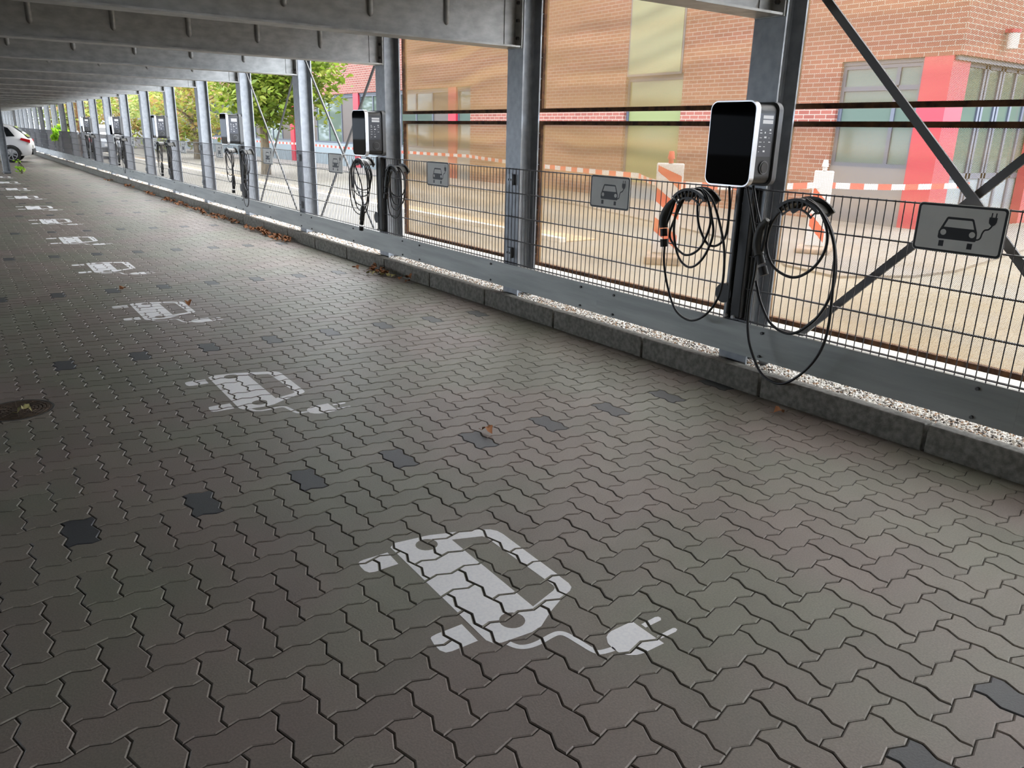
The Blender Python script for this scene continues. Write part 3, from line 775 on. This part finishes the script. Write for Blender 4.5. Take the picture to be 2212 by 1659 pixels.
# ------------------------------------------------------------------ fallen leaves
def leaf_mesh(seed):
    r2 = random.Random(seed); mb = MB(); n = 9; L, W = .075, .05
    ctr = []; lf = []; rt = []
    for i in range(n):
        t = i / (n - 1); w = W / 2 * math.sin(PI * t) ** .8 * (1 + .35 * math.cos(t * 19)); z = .018 * math.sin(PI * t * r2.uniform(.8, 1.3)) + .002
        ctr.append((L * (t - .5), 0, z)); lf.append((L * (t - .5), w, z + .012 * math.sin(PI * t) * r2.uniform(.3, 1.4))); rt.append((L * (t - .5), -w, z + .010 * math.sin(PI * t) * r2.uniform(.3, 1.4)))
    vs = ctr + lf + rt
    mb.add(vs, [(i, i + 1, n + i + 1, n + i) for i in range(n - 1)] + [(2 * n + i, 2 * n + i + 1, i + 1, i) for i in range(n - 1)], 0, True)
    mb.tube([(-.5 * L, 0, .002), (-.5 * L - .025, .004, .004)], .001, 4)
    return mb
LP = [leaf_mesh(i).build('fallen_leaf', M['leaf_dry']) for i in range(3)]; LPU = [0, 0, 0]
def leaf(x, y, z, label, group=None, m=None, s=1.):
    i = R_.randrange(3)
    if LPU[i] == 0 and m is None: o = LP[i]; LPU[i] = 1
    else: o = LP[i].copy(); COL.objects.link(o)
    if m is not None: o.data = LP[i].data.copy(); o.data.materials[0] = m
    o.location = (x, y, z); o.rotation_euler = (R_.uniform(-.25, .25), R_.uniform(-.25, .25), R_.uniform(0, 6.28)); o.scale = (s, s, s * R_.uniform(.8, 1.4))
    tag(o, label, 'leaf', group); return o
leaf(2.11, 3.17, .006, 'curled brown leaf beside a dark paver in the foreground row')
leaf(1.57, 7.09, .006, 'brown leaf lying on the roof of the third car marking', None, None, 1.0)
leaf(1.22, 8.08, .006, 'brown leaf below a dark paver, left of the third marking')
leaf(.16, 4.70, .008, 'pale yellow leaf stuck on the round iron cover', None, M['leaf_pale'], 1.1)
leaf(3.70, 2.55, .006, 'dark leaf at the foot of the kerb near the right')
for i in range(170):
    c = R_.choice((16.5, 15.2, 14.3, 13.9, 13.2, 11.9, 11.2, 10.9, 7.7, 17.6, 19.5, 22, 24.5)); y = c + R_.gauss(0, .28); x = 3.80 - abs(R_.gauss(0, .075))
    leaf(x, y, .006 + R_.uniform(0, .03), 'brown fallen leaf in the litter at the foot of the kerb', 'fallen leaves along the kerb', None, R_.uniform(.9, 1.35))
for i in range(5):
    leaf(3.62 + .04 * i, 7.80 - .07 * i, .008, 'pale green leaf in the litter by the kerb near the second charger', 'pale leaves by the kerb', M['leaf_pale'], 1.)

# ------------------------------------------------------------------ ground outside
mb = MB(); mb.add([(4.6, -40, 0), (120, -40, 0), (120, 140, 0), (4.6, 140, 0), (-60, -40, 0), (-13, -40, 0), (-13, 140, 0), (-60, 140, 0), (-13, 85, 0), (4.6, 85, 0)], [(0, 1, 2, 3), (4, 5, 6, 7), (8, 9, 3, 6)]); struct('street_ground', mb, M['street'])
fp = [(8.2, 5.15), (9.1, 4.72), (10.0, 4.68), (10.7, 4.80), (13.3, 5.25), (30, 5.6), (30, 7.2), (14.15, 7.2), (14.15, 80), (12.6, 80), (12.6, 30), (11.6, 14), (9.6, 7.2), (8.4, 6.0)]
mb = MB(); mb.prism(fp, lambda p, q, t: (p, q, t), -.02, .03); struct('forecourt_paving', mb, M['forecourt'])
mb = MB(); mb.prism([(7.35, 9), (7.95, 9), (7.95, 90), (7.35, 90)], lambda p, q, t: (p, q, t), -.02, .012); struct('verge_strip', mb, M['verge'])
mb = MB(); mb.box(7.22, 7.34, 9, 90, -.02, .06); struct('street_kerb', mb, M['kerbstone'])

# ------------------------------------------------------------------ brick building
BX = 14.15
B = empty('brick_building', (BX, 7.2, 0), 'red brick building with red columns and dark window bands across the street', 'building')
def bp(name, mb, m, parent=B):
    o = mb.build(name, m, parent)
    if parent is B: o.location = (-BX, -7.2, 0)
    return o
mb = MB(); mb.box(BX, 26, 7.2, 90, 2.93, 5.3); bp('upper_wall', mb, M['brick'])
mb = MB(); mb.box(BX + .06, 26, 7.28, 89.9, 2.86, 2.93); bp('lintel_band', mb, M['frame'])
for (a, b) in ((9.40, 13.4), (15.3, 22.5)):
    mb = MB(); mb.box(BX, BX + .35, a, b, 0, 2.93); bp('ground_wall', mb, M['brick'])
mb = MB(); mb.box(BX + .6, BX + .7, 7.6, 89, 0, 2.86); bp('inner_wall', mb, M['greypanel'])
for y in (7.33, 23.4, 31.0, 38.4, 45.8, 53.2, 60.6):
    mb = MB(); mb.box(BX + .005, BX + .6, y, y + .5, 0, 2.93); bp('red_column', mb, M['red'])
def window(y0, y1, z0, z1, muls, sill=True, trans=None, pm='glass'):
    x0, x1 = BX + .08, BX + .16; w = .07; mb = MB()
    mb.box(x0, x1, y0, y0 + w, z0, z1); mb.box(x0, x1, y1 - w, y1, z0, z1); mb.box(x0, x1, y0 + w, y1 - w, z0, z0 + w); mb.box(x0, x1, y0 + w, y1 - w, z1 - w, z1)
    for m2 in muls: mb.box(x0, x1, m2 - w / 2, m2 + w / 2, z0 + w, z1 - w)
    if trans: mb.box(x0, x1, y0 + w, y1 - w, trans - .04, trans + .04)
    f = bp('window', mb, M['frame'])
    es = [y0 + w / 2] + list(muls) + [y1 - w / 2]
    for qi, (a, b) in enumerate(zip(es, es[1:])):
        pmx = 'brownpanel' if (len(muls) > 2 and qi % 3 == 0) else pm
        mb = MB(); mb.box(x0 + .03, x0 + .045, a, b, z0 + w / 2, z1 - w / 2); mb.build('pane', M[pmx], f)
    if z0 > .2:
        mb = MB(); mb.box(BX + .06, BX + .2, y0, y1, 0, z0); bp('spandrel', mb, M['greypanel' if y0 < 10 else 'bluepanel'])
    return f
window(7.83, 9.40, 1.06, 2.86, [8.30], trans=2.45)
window(13.4, 15.3, .35, 2.86, [], pm='greenreflect')
mb = MB(); mb.box(BX - .02, BX + .02, 13.45, 15.25, 2.9, 4.7); gw = bp('stair_window', mb, M['frame'])
for a, b in ((13.5, 15.2),):
    mb = MB(); mb.box(BX - .03, BX - .015, a, b, 2.95, 4.65); mb.build('pane', M['greenreflect'], gw)
ys = [22.5, 23.4, None, 23.9, 31.0, None, 31.5, 38.4, None, 38.9, 45.8, None, 46.3, 53.2, None, 53.7, 60.6]
for a, b in ((22.5, 23.4), (23.9, 31.0), (31.5, 38.4), (38.9, 45.8), (46.3, 53.2), (53.7, 60.6)):
    n = max(1, int((b - a) / 1.15)); window(a, b, .95, 2.86, [a + (b - a) * i / n for i in range(1, n)])
# entrance front under the overhang, facing the camera's right
f = MB(); yd = 7.47
for x in (14.78, 15.54, 15.66, 16.13, 16.25, 16.75, 17.28, 17.9, 18.6, 19.6, 21): f.box(x - .035, x + .035, yd - .04, yd + .04, 0, 2.86)
f.box(14.8, 21, yd - .04, yd + .04, .9, 1.0); f.box(14.8, 21, yd - .04, yd + .04, 2.8, 2.86); f.box(14.8, 21, yd - .04, yd + .04, 0, .08)
dr = bp('entrance_door', f, M['frame'])
xs = [14.78, 15.6, 16.19, 16.75, 17.28, 17.9, 18.6, 19.6, 21]
for a, b in zip(xs, xs[1:]):
    mb = MB(); mb.box(a, b, yd - .005, yd + .01, 1.0, 2.8); mb.build('pane', M['glass'], dr)
mb = MB(); mb.box(14.8, 21, yd - .01, yd + .02, .08, .9); bp('door_panel', mb, M['bluepanel'])
mb = MB(); mb.box(17.6, 18.1, 7.25, 7.43, 0, 2.86); bp('red_column', mb, M['red'])
L = empty('wall_lamp', (15.50, 7.2, 3.1), 'white wall lamp with red bracket on the brick overhang', 'lamp')
mb = MB(); mb.cyl((0, -.14, .13), (0, 0, 1), .09, .25, 20, 0, True); mb.build('lamp_body', M['beaconwhite'], L)
mb = MB(); mb.cyl((0, -.14, .285), (0, 0, 1), .10, .05, 20); mb.box(-.05, .05, -.14, 0, .27, .33); mb.build('bracket', M['red'], L)

# ------------------------------------------------------------------ warning beacons and tape
def beacon(x, y, w, h, rz, label):
    o = empty('warning_beacon', (x, y, 0.0), label, 'beacon', None, rz)
    mb = MB(); mb.box(-.02, .02, -w / 2, w / 2, .10, h); q = mb.build('panel', M['beaconwhite'], o); bevel(q, .015, 2)
    z = .16; i = 0
    while z < h - .1:      # slanting red bars
        zz = [z, z + .17]; a = w / 2 - .02; sl = .22
        for s in (-1, 1):
            mb = MB(); pts = [(-a, zz[0]), (a, zz[0] + sl), (a, min(zz[1] + sl, h - .03)), (-a, min(zz[1], h - .03))]
            if zz[0] + sl > h - .04: break
            mb.add([(s * .0208, p[0] * 1, p[1]) for p in pts], [(0, 1, 2, 3) if s > 0 else (3, 2, 1, 0)]); mb.build('red_stripe', M['tapered'], o)
        z += .36
    mb = MB(); mb.tube([(0, 0, h), (0, 0, h + .05)], .03, 10); mb.tube([(0, 0, h + .05), (0, 0, h + .14)], [.045, .03], 12); mb.build('handle', M['beaconwhite'] if x > 8 else M['tapered'], o)
    mb = MB(); mb.box(-.35, .35, -.22, .22, 0.031 if x > 8 else 0, .10); q = mb.build('foot_plate', M['baserubber'], o); bevel(q, .02, 2)
    return o
beacon(9.8, 6.55, .25, 1.12, math.radians(28), 'narrow red and white warning beacon right of the nearest charger')
beacon(7.3, 7.0, .33, 1.20, math.radians(42), 'wide red and white warning beacon left of the nearest charger')
tp = [(13.2, 52, .92), (12.6, 33, .90), (11.2, 18, .93), (8.9, 9.2, .92), (7.32, 7.02, .95), (9.78, 6.56, .93), (12.5, 5.9, .93)]
mb = MB(); acc = 0.
for a, b in zip(tp, tp[1:]):
    a, b = Vector(a), Vector(b); L_ = (b - a).length; n = max(1, int(L_ / .25))
    for i in range(n):
        p, q = a.lerp(b, i / n), a.lerp(b, (i + 1) / n); sg = .03 * math.sin(PI * i / n); sq = .03 * math.sin(PI * (i + 1) / n)
        mb.add([p + Vector((0, 0, -.04 - sg)), q + Vector((0, 0, -.04 - sq)), q + Vector((0, 0, .04 - sq)), p + Vector((0, 0, .04 - sg))], [(0, 1, 2, 3)], i % 2)
tag(mb.build('barrier_tape', [M['tapered'], M['beaconwhite']]), 'red and white barrier tape strung between the warning beacons', 'barrier tape')

# ------------------------------------------------------------------ trees
def crown(mb, c, rad, n, ls, seed, droop=.0):
    r2 = random.Random(seed)
    cl = []
    for i in range(max(8, n // 60)):
        while True:
            p = Vector((r2.uniform(-1, 1), r2.uniform(-1, 1), r2.uniform(-1, 1)))
            if .25 < p.length < 1: break
        cl.append(Vector((c[0] + p.x * rad[0], c[1] + p.y * rad[1], c[2] + p.z * rad[2])))
    for i in range(n):
        q = r2.choice(cl); p = q + Vector((r2.gauss(0, .22), r2.gauss(0, .22), r2.gauss(0, .16))) * max(rad) * .55
        a, b = r2.uniform(0, 2 * PI), r2.uniform(-.9, .7); u = Vector((math.cos(a) * math.cos(b), math.sin(a) * math.cos(b), math.sin(b) - droop)).normalized()
        v = u.cross(Vector((r2.gauss(0, .5), r2.gauss(0, .5), 1))).normalized(); s = ls * r2.uniform(.6, 1.3); w = v * s * .33; nz = u.cross(v) * s * .08
        mb.add([p, p + u * s * .45 + w - nz, p + u * s, p + u * s * .45 - w - nz, p + u * s * .5 + nz], [(0, 1, 4), (1, 2, 4), (2, 3, 4), (3, 0, 4)])
def tree(x, y, h, cz, rad, n, ls, m, seed, label, tr=.14, group=None, name='broadleaf_tree', off=(0, 0)):
    o = empty(name, (x, y, 0), label, 'tree', group); r2 = random.Random(seed)
    mb = MB(); tp_ = [(0, 0, -.05), (.03, .02, h * .35), (.0, .06, h * .7), (.08, 0, h)]
    mb.tube(spline(tp_, 4), [tr * (1 - .55 * i / 12) for i in range(13)], 10)
    mb.build('trunk', M['bark'], o)
    for i in range(6):
        a = 2 * PI * i / 6 + r2.random(); z0 = h * r2.uniform(.5, .85); d = Vector((math.cos(a), math.sin(a), 0))
        e = Vector((d.x * rad[0] * .75, d.y * rad[1] * .75, cz + r2.uniform(-.4, .5) * rad[2]))
        mb = MB(); mb.tube(spline([(.03, .03, z0), (e.x * .4, e.y * .4, z0 * .6 + e.z * .4 + .15), tuple(e)], 5), [tr * .4 * (1 - .08 * j) for j in range(11)], 6); mb.build('branch', M['bark'], o)
    mb = MB(); crown(mb, (off[0], off[1], cz), rad, n, ls, seed); mb.build('foliage', M[m], o)
    return o
tree(9.0, 27.3, 3.0, 3.75, (2.0, 3.1, 1.95), 8500, .24, 'leaf_green', 1, 'bright green tree with bare trunk in front of the brick wall', .17, off=(.1, -.9))
GT = 'autumn trees along the street'
tree(10.2, 41, 2.4, 2.9, (2.0, 2.8, 2.3), 2600, .26, 'leaf_autumn', 2, 'yellow and rust tinted tree left of the bright green tree', .15, GT)
tree(11.0, 52, 2.4, 3.1, (2.4, 3.4, 2.6), 2600, .30, 'leaf_mixed', 3, 'pale green tree behind the fourth charger', .15, GT)
tree(10.0, 62, 2.6, 3.0, (2.4, 4.0, 2.7), 2600, .34, 'leaf_autumn', 4, 'yellowish tree behind the fifth charger', .16, GT)
tree(9.0, 76, 2.8, 3.4, (2.6, 5.0, 3.2), 4500, .40, 'leaf_mixed', 5, 'pale tree far down the street behind the last charger', .18, GT)
# shoots and weeds
def shoots(x, y, z0, h, n, ls, label, name, m='leaf_bright', rad=(.3, .4)):
    o = empty(name, (x, y, 0), label, 'plant')
    r2 = random.Random(int(y * 10)); mb = MB()
    for i in range(6): mb.tube(spline([(r2.uniform(-.04, .04), r2.uniform(-.04, .04), 0), (r2.uniform(-.1, .1), r2.uniform(-.1, .1), z0 + h * .4), (r2.uniform(-rad[0], rad[0]) * .7, r2.uniform(-rad[1], rad[1]) * .7, z0 + h * .9)], 4), .008, 5)
    mb.build('stems', M['bark'], o)
    mb = MB(); crown(mb, (0, 0, z0 + h / 2), (rad[0], rad[1], h / 2), n, ls, int(y)); mb.build('foliage', M[m], o)
shoots(4.06, 36.8, .72, .75, 420, .17, 'bright green shoots growing through the fence at far left', 'leafy_shoots')
shoots(1.97, 28.8, .0, .40, 60, .10, 'small green weed at the foot of the left post', 'weed', 'leaf_bright', (.10, .10))
# trees outside the frame on the right, seen mirrored in the entrance glass
tree(37, -2.2, 2, 2.7, (3, 2.4, 1.7), 2500, .5, 'leaf_autumn', 8, 'yellow tree mirrored in the entrance glazing', .2)
tree(45, -6, 2, 2.9, (3, 2.6, 1.8), 2500, .5, 'leaf_autumn', 9, 'second yellow tree mirrored in the entrance glazing', .2)

# ------------------------------------------------------------------ cars
def loft(mb, st, mi=0, smooth=True, close=True):
    n = len(st[0]); vs = [p for s in st for p in s]
    mb.add(vs, [(a * n + i, a * n + i + 1, (a + 1) * n + i + 1, (a + 1) * n + i) for a in range(len(st) - 1) for i in range(n - 1)], mi, smooth)
    if close: mb.add(st[0], [tuple(range(n))], mi); mb.add(st[-1], [tuple(range(n))[::-1]], mi)
def make_car(label, paint):
    """origin under the rear bumper, +x towards the bonnet"""
    o = empty('parked_car', (0, 0, 0), label, 'car')
    def sec(x, zl, zb, wl, wb, zt, wt):
        h = [(wl * .9, zl), (wl, zl + .1), (wb, (zl + zb) / 2), (wb * .99, zb - .05), (wb * .96, zb)]
        if zt > zb: h += [(wt * 1.12, zb + (zt - zb) * .5), (wt, zt - .05), (wt * .8, zt - .005), (wt * .4, zt)]
        else: h += [(wb * .85, zb + .01), (wb * .6, zb + .02), (wb * .3, zb + .025), (wb * .1, zb + .03)]
        return [(x, -w, z) for w, z in h] + [(x, w, z) for w, z in reversed(h)]
    st = [sec(0, .36, .72, .72, .76, .70, .5), sec(.06, .28, .86, .80, .83, .85, .6), sec(.22, .25, .92, .83, .85, 1.10, .60), sec(.55, .24, .93, .84, .86, 1.34, .60),
          sec(.95, .24, .92, .84, .86, 1.44, .61), sec(1.7, .22, .91, .84, .865, 1.48, .62), sec(2.3, .22, .90, .84, .865, 1.42, .60), sec(2.75, .22, .91, .84, .86, 1.14, .62),
          sec(3.0, .22, .90, .84, .85, .89, .6), sec(3.5, .24, .80, .82, .82, .79, .6), sec(3.85, .30, .66, .72, .74, .64, .5)]
    mb = MB(); loft(mb, st); b = mb.build('body', paint, o)
    for sgn in (-1, 1):
        for pts in ([(.50, .97), (.78, .96), (.86, 1.34), (.70, 1.28)], [(.90, .96), (1.62, .95), (1.62, 1.40), (.98, 1.37)], [(1.70, .95), (2.55, .95), (2.28, 1.33), (1.70, 1.40)]):
            mb = MB(); mb.add([(x, sgn * (.858 - (z - .93) * .36 + .006), z) for x, z in pts], [(0, 1, 2, 3) if sgn < 0 else (3, 2, 1, 0)]); mb.build('side_window', M['carglass'], b)
        mb = MB(); mb.prism([(.02, .74), (.02, .86), (.30, .92), (.34, .84)], lambda p, q, t: (p, t, q), sgn * .70, sgn * .872); mb.build('tail_lamp', M['lampred'], b)
        for xw in (.70, 3.12):
            mb = MB(); n = 28; pr = [(.20, .0), (.29, .0), (.305, .03), (.305, .17), (.28, .2)]
            vs = [(r * math.cos(2 * PI * i / n), sgn * (-.2 + d), r * math.sin(2 * PI * i / n)) for r, d in [(.20, .195), (.285, .2), (.308, .17), (.308, .03), (.28, 0)] for i in range(n)]
            mb.add(vs, [(a * n + i, a * n + (i + 1) % n, (a + 1) * n + (i + 1) % n, (a + 1) * n + i) for a in range(4) for i in range(n)], 0, True)
            w = mb.build('wheel', M['tyre'], o); w.location = (xw, sgn * .88, .308)
            mb = MB(); mb.cyl((0, sgn * -.06, 0), (0, 1, 0), .205, .03, 28)
            for i in range(7):
                a = 2 * PI * i / 7; d = Vector((math.cos(a), 0, math.sin(a))); mb.bar(Vector((0, sgn * -.02, 0)) + d * .03, Vector((0, sgn * -.02, 0)) + d * .2, .035, .03, 1, Vector((0, 1, 0)))
            mb.cyl((0, sgn * -.02, 0), (0, 1, 0), .045, .04, 14, 1)
            mb.tube([(.2 * math.cos(2 * PI * i / 24), sgn * -.015, .2 * math.sin(2 * PI * i / 24)) for i in range(25)], .014, 6, 1, False)
            mb.build('rim', [M['black'], M['alloy']], w)
            mb = MB(); mb.tube([(xw + .335 * math.cos(PI * i / 12), sgn * .855, .30 + .335 * math.sin(PI * i / 12)) for i in range(13)], .022, 6); mb.build('wheel_arch', M['black'], b)
    mb = MB(); mb.add([(.045, -.62, .90), (.045, .62, .90), (.50, .52, 1.33), (.50, -.52, 1.33)], [(0, 1, 2, 3)]); mb.v = [(x - .0, y, z + .02) for x, y, z in mb.v]; mb.build('rear_window', M['carglass'], b)
    mb = MB(); mb.box(-.03, .12, -.70, .70, .30, .52); q = mb.build('bumper', M['black'], b); bevel(q, .02, 2)
    mb = MB(); mb.box(-.035, -.028, -.26, .26, .56, .67); mb.build('number_plate', M['plate_red'], b)
    return o
ca = make_car('white hatchback with red tail lamp parked at the far left', M['carwhite'])
ca.location = (3.12, 37.6, 0); ca.rotation_euler = (0, 0, math.radians(171))
cb = make_car('silver car parked in the street beyond the fence', M['carsilver'])
cb.location = (6.4, 40.5, 0); cb.rotation_euler = (0, 0, math.radians(88))

# ------------------------------------------------------------------ light: bright overcast sky
w = bpy.data.worlds.new('overcast'); SC.world = w; w.use_nodes = True; nt = w.node_tree
bg = nt.nodes['Background']; tc = nt.nodes.new('ShaderNodeTexCoord'); sx = nt.nodes.new('ShaderNodeSeparateXYZ'); rp = nt.nodes.new('ShaderNodeValToRGB')
nt.links.new(tc.outputs['Generated'], sx.inputs[0]); nt.links.new(sx.outputs['Z'], rp.inputs['Fac']); nt.links.new(rp.outputs['Color'], bg.inputs['Color'])
rp.color_ramp.elements[0].position = 0.; rp.color_ramp.elements[0].color = (.66, .75, .88, 1)
rp.color_ramp.elements[1].position = .6; rp.color_ramp.elements[1].color = (1., 1., 1., 1)
bg.inputs['Strength'].default_value = 10.

# ------------------------------------------------------------------ camera
f_, yaw, pitch, roll, hc = 1689.41, .6199, .3086, .0247, 1.4857
cy, sy = math.cos(yaw), math.sin(yaw)
fwd = Vector((sy * math.cos(pitch), cy * math.cos(pitch), -math.sin(pitch))); right = Vector((cy, -sy, 0)); up = right.cross(fwd)
r = right * math.cos(roll) + up * math.sin(roll); u = -right * math.sin(roll) + up * math.cos(roll)
cam = bpy.data.cameras.new('camera'); co = bpy.data.objects.new('camera', cam); COL.objects.link(co)
co.matrix_world = Matrix(((r.x, u.x, -fwd.x, 0), (r.y, u.y, -fwd.y, 0), (r.z, u.z, -fwd.z, hc), (0, 0, 0, 1)))
cam.sensor_width = 36; cam.lens = f_ * 36 / 2212; cam.clip_start = .05; cam.clip_end = 500
SC.camera = co
SC.view_settings.view_transform = 'Standard'; SC.view_settings.look = 'None'; SC.view_settings.gamma = 1; SC.view_settings.use_curve_mapping = False
SC.view_settings.exposure = .15
SC.cycles.max_bounces = 8; SC.cycles.diffuse_bounces = 6; SC.cycles.transparent_max_bounces = 16
SC.cycles.use_denoising = True
